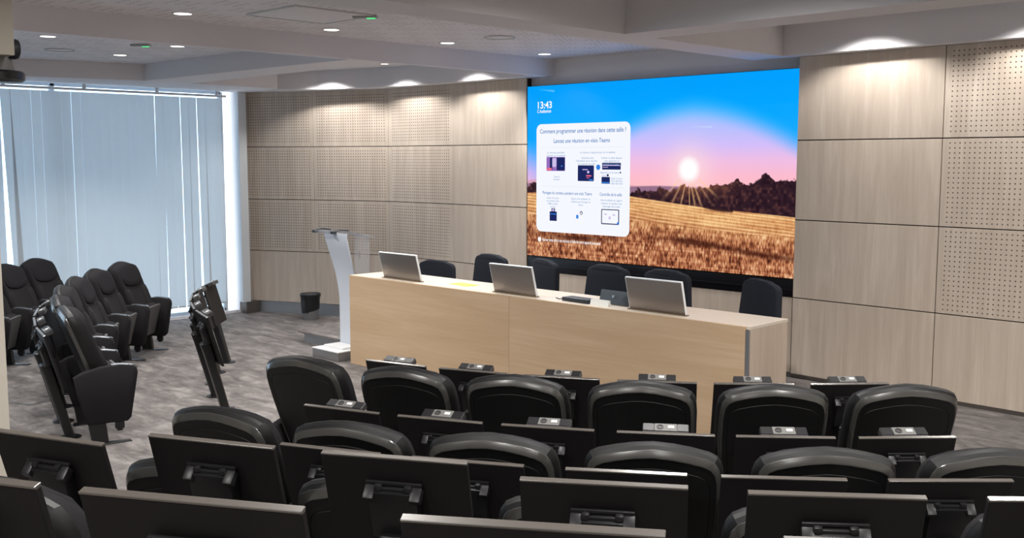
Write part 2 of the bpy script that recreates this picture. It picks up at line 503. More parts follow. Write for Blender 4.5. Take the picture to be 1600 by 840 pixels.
# visible ones in the two coffers
for (x, y), lab in zip([(-7.85, 4.16), (-7.84, 5.61), (-7.88, 7.06), (-7.92, 8.55)],
        ['round ceiling downlight nearest the camera, left of the square ceiling hatch', 'round ceiling downlight right below the square ceiling hatch', 'round ceiling downlight beside the round ceiling speaker before the screen', 'round ceiling downlight closest to the top of the video wall']):
    downlight(x, y, ZC, lab, ROOM_W)
for (x, y), lab in zip([(-10.2, 4.0), (-11.42, 5.27), (-10.12, 5.29)],
        ['leftmost round downlight in the coffer by the blinds, above the ceiling speaker', 'round downlight of the window coffer nearest the blinds', 'round downlight of the window coffer just right of the green pilot lamp']):
    downlight(x, y, ZC, lab, ROOM_W)
# wall washers in the slots in front of the wood walls
WW = [((-11.76, 8.19, 3.36), 'round downlight washing the perforated panels nearest the blinds'),
      ((-10.64, 8.44, 3.36), 'small round downlight in the slot above the middle perforated panels'),
      ((-9.30, 8.47, 3.36), 'round downlight washing the plain wood panel left of the screen'),
      ((-4.20, 8.43, 3.40), 'round downlight washing the first wood panel right of the screen'),
      ((-2.76, 8.42, 3.40), 'round downlight washing the perforated panel at the right edge'),
      ((-1.30, 8.42, 3.40), 'round downlight over the wood wall beyond the right edge')]
for (x, y, z), lab in WW:
    downlight(x, y, z, lab, WALL_W, 134, 0.38, (1.0, 0.97, 0.93), 'downlights washing the wood walls', 0.06, 0.012)
# the same fittings above the audience, out of frame
k = 0
for x in (-3.6, -1.2, 1.2):
    for y in (-1.0, 2.4, 5.0):
        downlight(x, y, 3.58, 'round downlight above the audience, %s of the near coffer' % ORD[k], REAR_W, 156, 0.6); k += 1
for i, (x, y) in enumerate([(-7.85, 2.6), (-7.85, 0.6), (-6.3, 1.6), (-10.2, 2.4)]):
    downlight(x, y, ZC, 'round downlight over the left seats, %s beyond the top edge' % ORD[i], ROOM_W)

h = thing('ceiling_hatch', 'square framed access hatch in the perforated ceiling', 'hatch', (-7.16, 4.93, ZC))
bm = bmesh.new(); rbox(bm, (0, 0, -0.004), (0.66, 0.72, 0.008), 0.002); obj('door_leaf', bm, M_plaster, h)
bm = bmesh.new()
for sx in (-1, 1): rbox(bm, (sx * 0.352, 0, -0.006), (0.02, 0.78, 0.012), 0.002)
for sy in (-1, 1): rbox(bm, (0, sy * 0.382, -0.006), (0.70, 0.02, 0.012), 0.002)
obj('hatch_frame', bm, M_ring, h)
for x, y, lab in ((-7.16, 7.09, 'round ceiling speaker grille in the coffer before the screen'), (-11.35, 4.57, 'round ceiling speaker grille in the coffer by the blinds')):
    s = thing('ceiling_speaker', lab, 'speaker', (x, y, ZC), 0, 'round ceiling speakers')
    bm = bmesh.new(); lathe(bm, [(0.14, 0), (0.14, -0.006), (0.152, -0.008), (0.157, 0)], 32, cap=False); obj('rim', bm, M_sensor, s)
    bm = bmesh.new(); lathe(bm, [(0.14, -0.002), (0.10, -0.006), (0.02, -0.007)], 32); obj('grille', bm, M_plaster, s)
for x, y, lab in ((-6.88, 5.26, 'small emergency light with green pilot lamp beside the ceiling hatch'), (-10.22, 4.94, 'grey emergency light with green pilot in the coffer by the blinds')):
    s = thing('emergency_light', lab, 'light', (x, y, ZC), R(38), 'emergency lights on the ceiling')
    bm = bmesh.new(); rbox(bm, (0, 0, -0.012), (0.20, 0.07, 0.024), 0.006); obj('housing', bm, M_sensor, s)
    bm = bmesh.new(); rbox(bm, (0.05, 0, -0.025), (0.07, 0.04, 0.006), 0.002); obj('pilot_lamp', bm, M_green, s)

# ------------------------------------------------------------------ vertical blinds
bl = thing('vertical_blind', 'pale grey vertical blind of hanging slats across the window wall', 'blind', (-13.44, 5.3, 3.03))
bm = bmesh.new(); rbox(bm, (0, -0.2, 0.0), (0.04, 5.3, 0.03), 0.004); obj('head_rail', bm, M_frame, bl)
bm = bmesh.new()
for y in (-2.6, -1.6, -0.6, 0.4, 1.4, 2.3): rbox(bm, (0, y, 0.033), (0.03, 0.04, 0.075), 0.003)
obj('rail_bracket', bm, M_frame, bl)
rs = random.Random(3)
ys = []
y = -2.85
while y < 2.42:
    ys.append(y); y += 0.1255
wide_gap = {18: 0.02, 34: 0.022, 37: 0.012, 39: 0.008}
for i, y in enumerate(ys):
    bm = bmesh.new()
    w = 0.1243; n = 4
    lean = 0.0
    if i in (18, ): lean = 0.085
    if i in (34, ): lean = -0.02
    if i in (37, ): lean = 0.012
    if i in (39, ): lean = 0.03
    a = R(rs.uniform(-2, 5))
    rings = []
    for z in (0.0, -1.0, -2.0, -2.93):
        t = -z / 2.93
        rings.append([(0.004 * (1 - (2 * q / n - 1) ** 2) + math.sin(a) * w * (q / n - 0.5), math.cos(a) * w * (q / n - 0.5) + lean * t + wide_gap.get(i, 0) * 0.4, z) for q in range(n + 1)])
    loft(bm, rings, False, False, closed=False)
    o = obj('slat', bm, M_slat, bl)
    o.location = (0.0, y, -0.035)
    bm = bmesh.new(); rbox(bm, (0, lean, -2.945), (0.006, 0.118, 0.028), 0.002)
    obj('hem_weight', bm, M_slat, o)

# ------------------------------------------------------------------ video wall
SX, SZ, SW, SH = -8.622, 0.969, 3.60, 2.025
vw = thing('video_wall', 'large glowing video wall showing a wheat field at sunset', 'screen', (SX, 9.012, SZ))
bm = bmesh.new(); rbox(bm, (SW / 2, 0.05, SH / 2), (SW + 0.012, 0.08, SH + 0.012)); obj('cabinet', bm, M_blackgloss, vw, smooth=False)
bm = bmesh.new()
rbox(bm, (SW / 2, 0.045, -0.098), (SW, 0.07, 0.175), 0.004)
rbox(bm, (SW / 2, 0.025, -0.115), (SW, 0.06, 0.012), 0.002)
obj('lower_casing', bm, M_blackgloss, vw)

def paint(nu, nv):
    u = (np.arange(nu) + 0.5) / nu * SW; v = (np.arange(nv) + 0.5) / nv * SH
    U, V = np.meshgrid(u, v)
    rng = np.random.default_rng(5)
    def vnoise(su, sv, seed):
        g = np.random.default_rng(seed).random((int(SH / sv) + 3, int(SW / su) + 3))
        a = U / su; b = V / sv
        i = a.astype(int); j = b.astype(int); fa = a - i; fb = b - j
        fa = fa * fa * (3 - 2 * fa); fb = fb * fb * (3 - 2 * fb)
        return (g[j, i] * (1 - fa) + g[j, i + 1] * fa) * (1 - fb) + (g[j + 1, i] * (1 - fa) + g[j + 1, i + 1] * fa) * fb
    def ramp(t, stops):
        xs = [s[0] for s in stops]
        return np.stack([np.interp(t, xs, [s[1][c] for s in stops]) for c in range(3)], -1)
    blend = lambda A, B, k: A * (1 - k[..., None]) + np.asarray(B, float) * k[..., None]
    sm = lambda a, b, x: np.clip((x - a) / (b - a), 0, 1) ** 2 * (3 - 2 * np.clip((x - a) / (b - a), 0, 1))
    # sky
    az = ramp(V, [(0.85, (175, 185, 250)), (1.05, (120, 185, 255)), (1.25, (30, 172, 255)), (1.6, (0, 168, 255)), (2.03, (0, 160, 255))])
    az[..., 0] += np.clip((U - 2.6) * 8, 0, 30) * (V < 1.7)
    dome = ramp(V, [(0.85, (255, 190, 195)), (1.0, (252, 188, 208)), (1.15, (240, 190, 228)), (1.3, (212, 190, 250)), (1.5, (182, 192, 255)), (1.75, (150, 200, 255))])
    edge = 1.72 - 0.23 * np.abs(U - 2.38) ** 2 - 0.05 * np.abs(U - 2.38)
    img = blend(az, dome, sm(-0.14, 0.20, edge - V))
    left = sm(0.6, 0.1, U) if False else np.clip((0.4 - U) / 0.4, 0, 1)
    img = blend(img, ramp(V, [(0.8, (250, 190, 215)), (1.0, (215, 180, 240)), (1.2, (120, 175, 255)), (1.4, (0, 165, 255)), (2.0, (0, 160, 255))]), left)
    # contrails
    for (u0, v0, u1, v1) in ((0.15, 1.99, 0.43, 1.955), (2.32, 1.50, 2.62, 1.49)):
        t = np.clip((U - u0) / (u1 - u0), 0, 1); d = np.abs(V - (v0 + (v1 - v0) * t))
        img = blend(img, (200, 225, 255), np.exp(-(d / 0.008) ** 2) * ((U > u0) & (U < u1)) * t * 0.7)
    # sun
    d = np.hypot(U - 2.345, V - 1.055)
    img = blend(img, (255, 225, 225), np.exp(-(d / 0.26) ** 2) * 0.75)
    img = blend(img, (255, 255, 255), sm(0.16, 0.07, d) if False else np.clip((0.155 - d) / 0.07, 0, 1))
    # far hills
    hill = 0.90 + 0.03 * np.sin(U * 1.9 + 0.6) + 0.012 * np.sin(U * 6)
    img = blend(img, (214, 158, 176), np.clip((hill - V) / 0.02, 0, 1) * 0.8)
    hill2 = 0.862 + 0.02 * np.sin(U * 2.9 + 2.0)
    img = blend(img, (150, 112, 138), np.clip((hill2 - V) / 0.015, 0, 1))
    # tree line
    top = np.interp(U, [0, 0.1, 0.3, 1.55, 1.7, 1.8, 1.95, 2.1, 2.25, 2.4, 2.6, 2.72, 2.85, 2.95, 3.05, 3.15, 3.26, 3.36, 3.6],
                    [0.85, 0.88, 0.83, 0.80, 0.845, 0.82, 0.865, 0.85, 0.89, 0.88, 0.885, 0.89, 0.945, 0.955, 0.90, 0.96, 1.0, 0.945, 0.965])
    top = top + 0.05 * (vnoise(0.06, 3, 11) - 0.5) + 0.05 * (vnoise(0.16, 3, 12) - 0.5) + 0.035 * (vnoise(0.025, 0.025, 13) - 0.5)
    field = 0.765 - 0.082 * np.maximum(0, U - 1.5) + 0.012 * np.sin(U * 2)
    tree = np.clip((top - V) / 0.012, 0, 1)
    tcol = ramp(vnoise(0.03, 0.03, 14), [(0, (34, 17, 28)), (0.6, (52, 30, 40)), (1, (92, 56, 52))])
    tcol = blend(tcol, (176, 112, 78), np.exp(-(np.hypot((U - 2.35) / 0.42, (V - 0.90) / 0.10)) ** 2) * 0.65)
    img = img * (1 - tree[..., None]) + tcol * tree[..., None]
    # field: rows receding, then standing wheat
    dep = np.clip((field - V) / field, 0, 1)
    rows = vnoise(0.55, 0.016, 15) * 0.6 + vnoise(0.22, 0.03, 16) * 0.4
    slant = V + 0.10 * U
    rows2 = 0.5 + 0.5 * np.sin(slant * (120 - 70 * dep) + 3 * vnoise(0.5, 0.2, 17))
    spk = vnoise(0.011, 0.032, 18) * 0.6 + vnoise(0.04, 0.05, 19) * 0.4
    fine = np.clip((spk - 0.5) * 1.15 + 0.46, 0, 1)
    t = np.where(dep < 0.35, 0.45 * rows + 0.3 * rows2 + 0.25 * fine, 0.28 * rows + 0.72 * fine)
    near = ramp(t, [(0.12, (64, 28, 20)), (0.38, (146, 82, 54)), (0.6, (206, 140, 98)), (0.88, (250, 210, 168))])
    far = ramp(t, [(0.15, (168, 106, 64)), (0.45, (220, 158, 102)), (0.75, (250, 210, 150))])
    fcol = far * (1 - sm(0.15, 0.6, dep)[..., None]) + near * sm(0.15, 0.6, dep)[..., None]
    band = np.exp(-((dep - 0.62 - 0.06 * np.sin(U * 2.2)) / 0.05) ** 2) * vnoise(0.4, 0.1, 21)
    fcol = blend(fcol, (58, 22, 14), np.clip(band * 1.1, 0, 0.75))
    fcol = blend(fcol, (255, 214, 150), np.exp(-((U - 2.2) / 0.7) ** 2) * np.exp(-(dep / 0.25) ** 2) * 0.35)
    shadow = np.clip((0.71 - 0.075 * np.maximum(0, U - 2.2) - 0.05 * np.abs(np.sin(U * 4)) * (U < 2.9) - V) * -1 / 0.015, 0, 1) * np.clip((U - 2.25) / 0.15, 0, 1)
    fcol = blend(fcol, (48, 24, 28), shadow * 0.9)
    fm = np.clip((field - V) / 0.01, 0, 1)
    img = img * (1 - fm[..., None]) + fcol * fm[..., None]
    # sun rays across the trees
    ang = np.degrees(np.arctan2(U - 2.345, 1.055 - V)); rr = d
    for a0, w, s in ((-46, 2.5, .35), (-30, 2.2, .5), (-14, 1.8, .65), (3, 1.3, .7), (13, 2.2, .6), (24, 2.0, .6), (40, 2.0, .35), (52, 2.2, .55)):
        k2 = np.exp(-((ang - a0) / w) ** 2) * np.clip((rr - 0.1) / 0.08, 0, 1) * np.clip((0.52 - rr) / 0.2, 0, 1) * s * (V < 0.95)
        img = blend(img, (255, 205, 140), k2)
    return np.clip(img, 0, 255)

nu, nv = 600, 336
img = paint(nu, nv) / 255.0
imgl = np.where(img <= 0.04045, img / 12.92, ((img + 0.055) / 1.055) ** 2.4)
gx, gz = np.meshgrid(np.linspace(0, SW, nu + 1), np.linspace(0, SH, nv + 1))
co = np.stack([gx, np.zeros_like(gx), gz], -1).reshape(-1, 3)
idx = np.arange((nu + 1) * (nv + 1)).reshape(nv + 1, nu + 1)
quads = np.stack([idx[:-1, :-1], idx[:-1, 1:], idx[1:, 1:], idx[1:, :-1]], -1).reshape(-1, 4)
me = bpy.data.meshes.new('display')
me.vertices.add(len(co)); me.vertices.foreach_set('co', co.ravel())
me.loops.add(quads.size); me.loops.foreach_set('vertex_index', quads.ravel().astype(np.int32))
me.polygons.add(len(quads)); me.polygons.foreach_set('loop_start', np.arange(0, quads.size, 4, dtype=np.int32))
me.update(calc_edges=True)
at = me.color_attributes.new('picture', 'FLOAT_COLOR', 'CORNER')
cc = np.repeat(np.concatenate([imgl.reshape(-1, 3), np.ones((nu * nv, 1))], 1), 4, axis=0)
at.data.foreach_set('color', cc.ravel().astype(np.float32))
k = N('screen_picture')
ca = k.add('ShaderNodeVertexColor', layer_name='picture')
k.b.inputs['Base Color'].default_value = (0.0, 0.0, 0.0, 1); k.b.inputs['Specular IOR Level'].default_value = 0.05
k.b.inputs['Roughness'].default_value = 0.6
k.l.new(ca.outputs[0], k.b.inputs['Emission Color']); k.b.inputs['Emission Strength'].default_value = 1.0
me.materials.append(k.m)
o = bpy.data.objects.new('display', me); C.objects.link(o); o.parent = vw

G_card = glow('card_white', (246, 248, 255)); G_blue = glow('text_blue', (50, 120, 190)); G_pale = glow('text_pale_blue', (128, 165, 205))
G_white = glow('text_white', (255, 255, 255)); G_navy = glow('thumb_navy', (30, 40, 96)); G_violet = glow('thumb_violet', (150, 110, 190))
G_pink = glow('thumb_pink', (235, 110, 140)); G_sky = glow('thumb_blue', (50, 130, 225)); G_line = glow('line_grey', (226, 232, 242)); G_lilac = glow('thumb_lilac', (205, 190, 235))
def rrect(bm, x0, z0, x1, z1, r, y=0.0, n=6):
    pts = []
    for cx, cz, a0 in ((x1 - r, z1 - r, 0), (x0 + r, z1 - r, 90), (x0 + r, z0 + r, 180), (x1 - r, z0 + r, 270)):
        for i in range(n + 1):
            a = R(a0 + 90 * i / n); pts.append((cx + r * math.cos(a), y, cz + r * math.sin(a)))
    f = bm.faces.new([bm.verts.new(p) for p in pts])
def flat(name, mat, rects, y, parent=vw):
    bm = bmesh.new()
    for q in rects: rrect(bm, *q[:4], q[4] if len(q) > 4 else 0.008, y)
    return obj(name, bm, mat, parent, smooth=False)
def text(s, x, z, size, mat, align='CENTER', y=-0.006, parent=vw, width=None, bold=0.0):
    cu = bpy.data.curves.new('text_line', 'FONT')
    cu.body = s; cu.size = size; cu.align_x = align; cu.align_y = 'CENTER'; cu.offset = bold
    to = bpy.data.objects.new('text_line_tmp', cu); C.objects.link(to)
    dg = bpy.context.evaluated_depsgraph_get()
    m2 = bpy.data.meshes.new_from_object(to.evaluated_get(dg))
    bpy.data.objects.remove(to)
    m2.name = 'text_line'; m2.materials.clear(); m2.materials.append(mat)
    o = bpy.data.objects.new('text_line', m2); C.objects.link(o); o.parent = parent
    sc = 1.0
    if width and len(m2.vertices):
        xs = [v.co.x for v in m2.vertices]; sc = width / max(1e-6, max(xs) - min(xs))
    o.location = (x, y, z); o.rotation_euler = (PI / 2, 0, 0); o.scale = (sc, 1, 1)
    return o
card = flat('info_card', G_card, [(0.152, 0.30, 1.57, 1.575, 0.075)], -0.003)
text('13:43', 0.28, 1.795, 0.112, G_white, width=0.225, bold=0.002)
text('C Auditorium', 0.277, 1.725, 0.052, G_white, width=0.22, bold=0.001)
def ct(s, x, z, size, mat=G_blue, w=None, bold=0.0002):
    return text(s, x - 0, z, size, mat, y=-0.005, width=w, bold=bold)
ct('Comment programmer une réunion dans cette salle ?', 0.86, 1.487, 0.072, w=1.30, bold=0.0006)
ct('Lancez une réunion en visio Teams', 0.855, 1.373, 0.068, w=0.85, bold=0.0006)
flat('divider', G_line, [(0.24, 1.296, 1.48, 1.300, 0.001), (0.24, 0.84, 1.48, 0.844, 0.001)], -0.004)
for s, x, z, w in (('La réunion planifiée', .465, 1.238, .27), ('apparaît sur la tablette', .465, 1.203, .30), ('La réunion n\'apparaît pas sur la tablette', 1.10, 1.238, .52),
                   ('Rejoindre avec', .955, 1.175, .18), ('l\'identifiant de la réunion', .94, 1.142, .32), ('ou scanner le code', .94, 1.108, .26),
                   ('Inviter la salle depuis', 1.31, 1.175, .29), ('votre application et', 1.31, 1.142, .22), ('rejoindre sur la tablette', 1.31, 1.108, .28),
                   ('Toucher le', .48, .955, .10), ('bouton', .48, .925, .10), ('Appuyer sur le menu', 1.28, 1.012, .27), ('puis sur', 1.205, .978, .06),
                   ('Saisir le nom', 1.385, .945, .16), ('de la salle puis', 1.385, .918, .16), ('valider dans la liste', 1.385, .890, .17),
                   ('Depuis votre poste', .42, .705, .19), ('en branchant le câble', .42, .670, .20), ('HDMI ou USB-C', .42, .635, .16), ('sur la table', .42, .600, .08),
                   ('Depuis votre ordinateur, la', .855, .705, .29), ('tablette puis Partager le', .855, .670, .29), ('contenu', .855, .635, .07),
                   ('Avec la tablette on règle le', 1.31, .700, .31), ('volume, la caméra, les', 1.31, .665, .30), ('éclairages de la salle', 1.31, .630, .25)):
    ct(s, x, z, 0.03, G_pale, w)
ct('Partagez du contenu pendant une visio Teams', .64, .765, .05, w=.77, bold=0.0004)
ct('Contrôle de la salle', 1.30, .765, .05, w=.32, bold=0.0004)
flat('thumbnail', G_violet, [(.316, 1.024, .612, 1.188, .012)], -0.0045)
flat('thumbnail', G_navy, [(.480, 1.03, .608, 1.182, .008), (.37, 1.03, .41, 1.182, .01), (.809, .911, 1.052, 1.092, .01), (1.172, 1.045, 1.44, 1.122, .006), (1.165, .886, 1.287, .963, .006), (.371, .434, .485, .545, .004), (.398, .545, .458, .582, .006)], -0.005)
flat('thumbnail', G_pink, [(.322, 1.03, .40, 1.06, .006), (.935, .965, 1.015, .980, .004), (.94, .945, .985, .953, .002)], -0.0055)
flat('thumbnail', G_lilac, [(.41, 1.07, .475, 1.175, .02), (.88, 1.038, .96, 1.048, .003), (.95, 1.0, .985, 1.03, .014), (.41, .548, .446, .575, .006), (1.18, 1.088, 1.43, 1.098, .003), (1.18, 1.068, 1.26, 1.074, .002)], -0.006)
flat('thumbnail', G_sky, [(1.085, 1.04, 1.147, 1.102, .031), (.98, .92, 1.04, .933, .004), (1.17, .892, 1.282, .905, .003), (.548, 1.075, .575, 1.088, .004), (.378, .51, .478, .52, .004), (1.395, .432, 1.422, .459, .013), (.79, .475, .825, .52, .012)], -0.0065)
flat('thumbnail', G_navy, [(1.165, .428, 1.425, .60, .012), (.845, .52, .885, .565, .02), (1.425, 1.004, 1.447, 1.022, .009), (1.24, .969, 1.27, .995, .012)], -0.0045)
flat('thumbnail', G_card, [(1.178, .44, 1.413, .590, .006), (.855, .525, .875, .555, .01)], -0.0055)
flat('thumbnail', G_lilac, [(1.21, .535, 1.25, .55, .006), (1.33, .53, 1.37, .545, .006), (1.275, .485, 1.305, .52, .014)], -0.006)
text('Ajouter cette salle à une réunion à l\'aide de votre appareil personnel', .25, .203, .052, G_white, align='LEFT', width=.91, bold=0.0004)
flat('text_icon', G_white, [(.178, .175, .232, .232, .026)], -0.003)

# ------------------------------------------------------------------ conference desk
ZD = 0.854
X0, X1, Y0, Y1 = -9.216, -4.135, 6.774, 7.356
dk = thing('conference_desk', 'long pale wood conference desk with closed front panel before the screen', 'desk', ((X0 + X1) / 2, (Y0 + Y1) / 2, ZF))
def dbox(name, mat, x0, x1, y0, y1, z0, z1, bev=0.0015):
    bm = bmesh.new(); rbox(bm, (0, 0, 0), (x1 - x0, y1 - y0, z1 - z0), bev, seg=1)
    o = obj(name, bm, mat, dk, smooth=False)
    o.location = ((x0 + x1) / 2 - (X0 + X1) / 2, (y0 + y1) / 2 - (Y0 + Y1) / 2, (z0 + z1) / 2 - ZF)
    return o
XM = -6.72
dbox('worktop', M_desktop, X0 + 0.002, X1, Y0 + 0.02, Y1, ZD - 0.025, ZD)
dbox('front_panel', M_desk, X0, XM - 0.0012, Y0, Y0 + 0.019, ZF, ZD - 0.002)
dbox('front_panel', M_desk, XM + 0.0012, X1 - 0.036, Y0, Y0 + 0.019, ZF, ZD - 0.002)
dbox('corner_strip', M_alu, X1 - 0.034, X1 - 0.002, Y0 + 0.002, Y0 + 0.021, ZF, ZD - 0.027)
dbox('end_panel', M_desk_end, X1 - 0.022, X1, Y0 + 0.022, Y1 - 0.01, ZF, ZD - 0.026)
dbox('end_panel', M_desk_end, X0, X0 + 0.022, Y0 + 0.02, Y1 - 0.01, ZF, ZD - 0.026)
dbox('divider_panel', M_desk_end, XM - 0.01, XM + 0.01, Y0 + 0.02, Y1 - 0.08, ZF, ZD - 0.026)

# monitors that fold up out of the desk
def monitor(x0, x1, y, label):
    w = x1 - x0
    t = thing('fold_up_monitor', label, 'monitor', ((x0 + x1) / 2, y, ZD), 0, 'fold-up monitors on the desk')
    rot = Matrix.Rotation(R(14.5), 3, 'X')
    H = 0.29
    def place(bm, c, s, b): rbox(bm, rot @ Vector(c), s, b, rot)
    bm = bmesh.new(); place(bm, (0, -0.003, H / 2 + 0.004), (w - 0.012, 0.012, H - 0.012), 0.003); obj('back_cover', bm, M_monitor, t)
    bm = bmesh.new()
    place(bm, (0, 0.004, H - 0.001), (w, 0.022, 0.012), 0.003)
    for sx in (-1, 1): place(bm, (sx * (w / 2 - 0.004), 0.004, H / 2), (0.009, 0.022, H), 0.003)
    obj('bezel', bm, M_monitor_edge, t)
    bm = bmesh.new(); place(bm, (0, 0.0075, H / 2 + 0.004), (w - 0.02, 0.006, H - 0.03), 0.001); obj('display', bm, M_blackgloss, t)
    bm = bmesh.new(); rbox(bm, (0, -0.004, 0.004), (w + 0.02, 0.05, 0.008), 0.002); obj('slot_frame', bm, plain('slot_bronze', (128, 108, 84), 0.4, 0.5) if 'slot_bronze' not in bpy.data.materials else bpy.data.materials['slot_bronze'], t)
    return t
monitor(-8.74, -8.12, 6.895, 'silver fold-up monitor at the left end of the desk')
monitor(-7.02, -6.46, 6.885, 'silver fold-up monitor in the middle of the desk')
monitor(-5.38, -4.80, 6.90, 'silver fold-up monitor nearest the right end of the desk')

# things lying on the desk
bm = bmesh.new(); rbox(bm, (0, 0, 0.0012), (0.30, 0.16, 0.0024)); rbox(bm, (0.02, 0.01, 0.003), (0.27, 0.15, 0.0012), rot=Matrix.Rotation(R(4), 3, 'Z'))
tag(obj('note_sheet', bm, M_note, None, (-7.66, 7.06, ZD), R(-6), smooth=False), 'pale yellow sheet lying on the desk left of the middle monitor', 'paper')
t = thing('desk_box', 'flat black device lying on the desk in front of the white card', 'device', (-5.98, 6.93, ZD), R(-3))
bm = bmesh.new(); rbox(bm, (0, 0, 0.018), (0.32, 0.13, 0.036), 0.006); obj('body', bm, M_darkplastic, t)
bm = bmesh.new(); tube(bm, [(-0.16, 0, 0.012), (-0.24, -0.02, 0.006), (-0.32, 0.02, 0.005)], 0.004); obj('cable', bm, M_darkplastic, t)
t = thing('name_card', 'blank white tent card standing on the desk beside the dark tablet', 'card', (-5.69, 6.875, ZD), R(-2))
for s in (-1, 1):
    bm = bmesh.new(); rbox(bm, (0, s * 0.014, 0.026), (0.21, 0.0015, 0.055), 0, Matrix.Rotation(R(14 * s), 3, 'X')); obj('card_leaf', bm, M_paper, t, smooth=False)
t = thing('control_tablet', 'dark control tablet on a slanted stand with cables on the desk', 'tablet', (-5.63, 7.03, ZD), R(-3))
bm = bmesh.new(); rbox(bm, (0, -0.03, 0.062), (0.34, 0.012, 0.125), 0.003, Matrix.Rotation(R(-16), 3, 'X')); obj('back_cover', bm, plain('slate_plastic', (70, 78, 84), 0.45), t)
bm = bmesh.new(); loft(bm, [[(sx, -0.02, 0.0), (sx, 0.12, 0.0), (sx, 0.12, 0.012), (sx, 0.0, 0.10)] for sx in (-0.11, 0.11)]); obj('stand', bm, M_darkplastic, t, smooth=False)
bm = bmesh.new(); rbox(bm, (0, -0.048, 0.075), (0.03, 0.006, 0.022), 0.002, Matrix.Rotation(R(-16), 3, 'X')); obj('label_plate', bm, M_alu, t)
bm = bmesh.new()
for q in range(3):
    tube(bm, [(0.13, 0.0, 0.09 - 0.02 * q), (0.19 + 0.01 * q, 0.03, 0.07 - 0.015 * q), (0.22, 0.05, 0.02), (0.18 - 0.02 * q, 0.08, 0.006), (0.1, 0.1, 0.006)], 0.006)
obj('cable', bm, M_darkplastic, t)

# ------------------------------------------------------------------ desk chairs
def chair_outline(wt, wb, z0, z1, n=6):
    pts = [(-wb, z0), (wb, z0)]
    r = 0.075
    for i in range(n + 1):
        a = R(90 * i / n); pts.append((wt - r + r * math.cos(a), z1 - 0.03 - r + r * math.sin(a)))
    pts += [(wt * 0.5, z1 - 0.008), (0, z1), (-wt * 0.5, z1 - 0.008)]
    for i in range(n + 1):
        a = R(90 + 90 * i / n); pts.append((-wt + r + r * math.cos(a), z1 - 0.03 - r + r * math.sin(a)))
    return pts
def make_chair():
    t = thing('desk_chair', None, 'chair')
    bm = bmesh.new()
    def rg(y, s, k=1.0):
        o = chair_outline(0.262 * s, 0.305 * s, 0.50, 1.085 - (1 - s) * 0.2)
        return [(x, y + 0.10 * (0.5 - z) - 0.05 * (abs(x) / 0.3) ** 2 + 0.02, z) for x, z in o]
    loft(bm, [rg(-0.028, 0.95), rg(-0.024, 0.985), rg(-0.01, 1.0), rg(0.02, 1.0), rg(0.034, 0.985), rg(0.038, 0.95)])
    o = obj('backrest', bm, M_chair, t, angle=50); o.location = (0, -0.22, 0)
    bm = bmesh.new(); rbox(bm, (0, 0.02, 0.455), (0.50, 0.48, 0.09), 0.035, seg=3); obj('seat', bm, M_chair, t)
    bm = bmesh.new(); rbox(bm, (0, -0.24, 0.48), (0.10, 0.04, 0.22), 0.01); rbox(bm, (0, -0.12, 0.40), (0.10, 0.26, 0.03), 0.01); obj('back_support', bm, M_chair_base, t)
    bm = bmesh.new(); lathe(bm, [(0.03, 0.07), (0.03, 0.25), (0.02, 0.25), (0.02, 0.41)], 14); obj('column', bm, M_chair_base, t)
    for q in range(5):
        a = 2 * PI * q / 5 + 0.3
        bm = bmesh.new(); rbox(bm, (0.155, 0, 0.075), (0.27, 0.04, 0.03), 0.01); rbox(bm, (0.28, 0, 0.03), (0.06, 0.03, 0.06), 0.012)
        lg = obj('leg', bm, M_chair_base, t); lg.rotation_euler = (0, 0, a)
    return t
ch0 = make_chair()
CH = [(-9.02, 7.66, 0.12, -0.135, 'dark desk chair pushed low behind the leftmost monitor'),
      (-8.17, 7.66, -4, 0.0, 'dark desk chair left of the screen, behind the yellow sheet'),
      (-7.41, 7.66, -18, 0.0, 'dark desk chair behind the middle monitor, below the white card on screen'),
      (-6.47, 7.66, 0, 0.012, 'dark desk chair behind the black device and the tablet'),
      (-5.78, 7.70, 0, 0.01, 'dark desk chair half hidden behind the rightmost monitor'),
      (-4.83, 7.66, -24, 0.015, 'dark desk chair at the right end of the desk')]
for i, (x, y, a, dz, lab) in enumerate(CH):
    c = ch0 if i == 0 else copy_tree(ch0)
    c.location = (x, y, 0.0); c.rotation_euler = (0, 0, PI + R(a if i else 10)); c['label'] = lab; c['group'] = 'desk chairs on the stage'
    if i == 0: continue
# the first one is lowered and reclined
for chd in ch0.children:
    if chd.name.startswith(('backrest', 'seat', 'back_support')): chd.location.z -= 0.13

# ------------------------------------------------------------------ lectern
bm = bmesh.new()
sb = thing('step_block', 'low white topped metal block on the carpet under the lectern', 'platform', (-9.605, 6.91, ZF))
bm = bmesh.new(); rbox(bm, (0, 0, 0.05), (0.50, 0.41, 0.10), 0.003); obj('riser', bm, M_grey_metal, sb)
bm = bmesh.new(); rbox(bm, (0, 0, 0.106), (0.51, 0.42, 0.012), 0.002); obj('top_plate', bm, M_white_metal, sb)
lt = thing('lectern', 'frosted acrylic lectern with a clear reading shelf at the desk end', 'lectern', (-9.66, 6.94, ZF + 0.112))
bm = bmesh.new(); rbox(bm, (0.05, 0.03, 0.012), (0.36, 0.30, 0.024), 0.004); obj('base_plate', bm, M_white_metal, lt)
prof = [(0.09, 0.024), (0.09, 0.35), (0.085, 0.55), (0.06, 0.72), (0.02, 0.88), (-0.03, 1.02), (-0.08, 1.15), (-0.13, 1.29), (-0.13, 1.33)]
bm = bmesh.new()
rings = []
for y, z in prof:
    f = max(0, (z - 0.35) / 0.9)
    xl = -0.10 + 0.03 * f; xr = 0.16 + 0.18 * f
    rings.append([(xl, y, z), (xr, y, z), (xr, y + 0.014, z), (xl, y + 0.014, z)])
loft(bm, rings); obj('front_sheet', bm, M_frost, lt, angle=60)
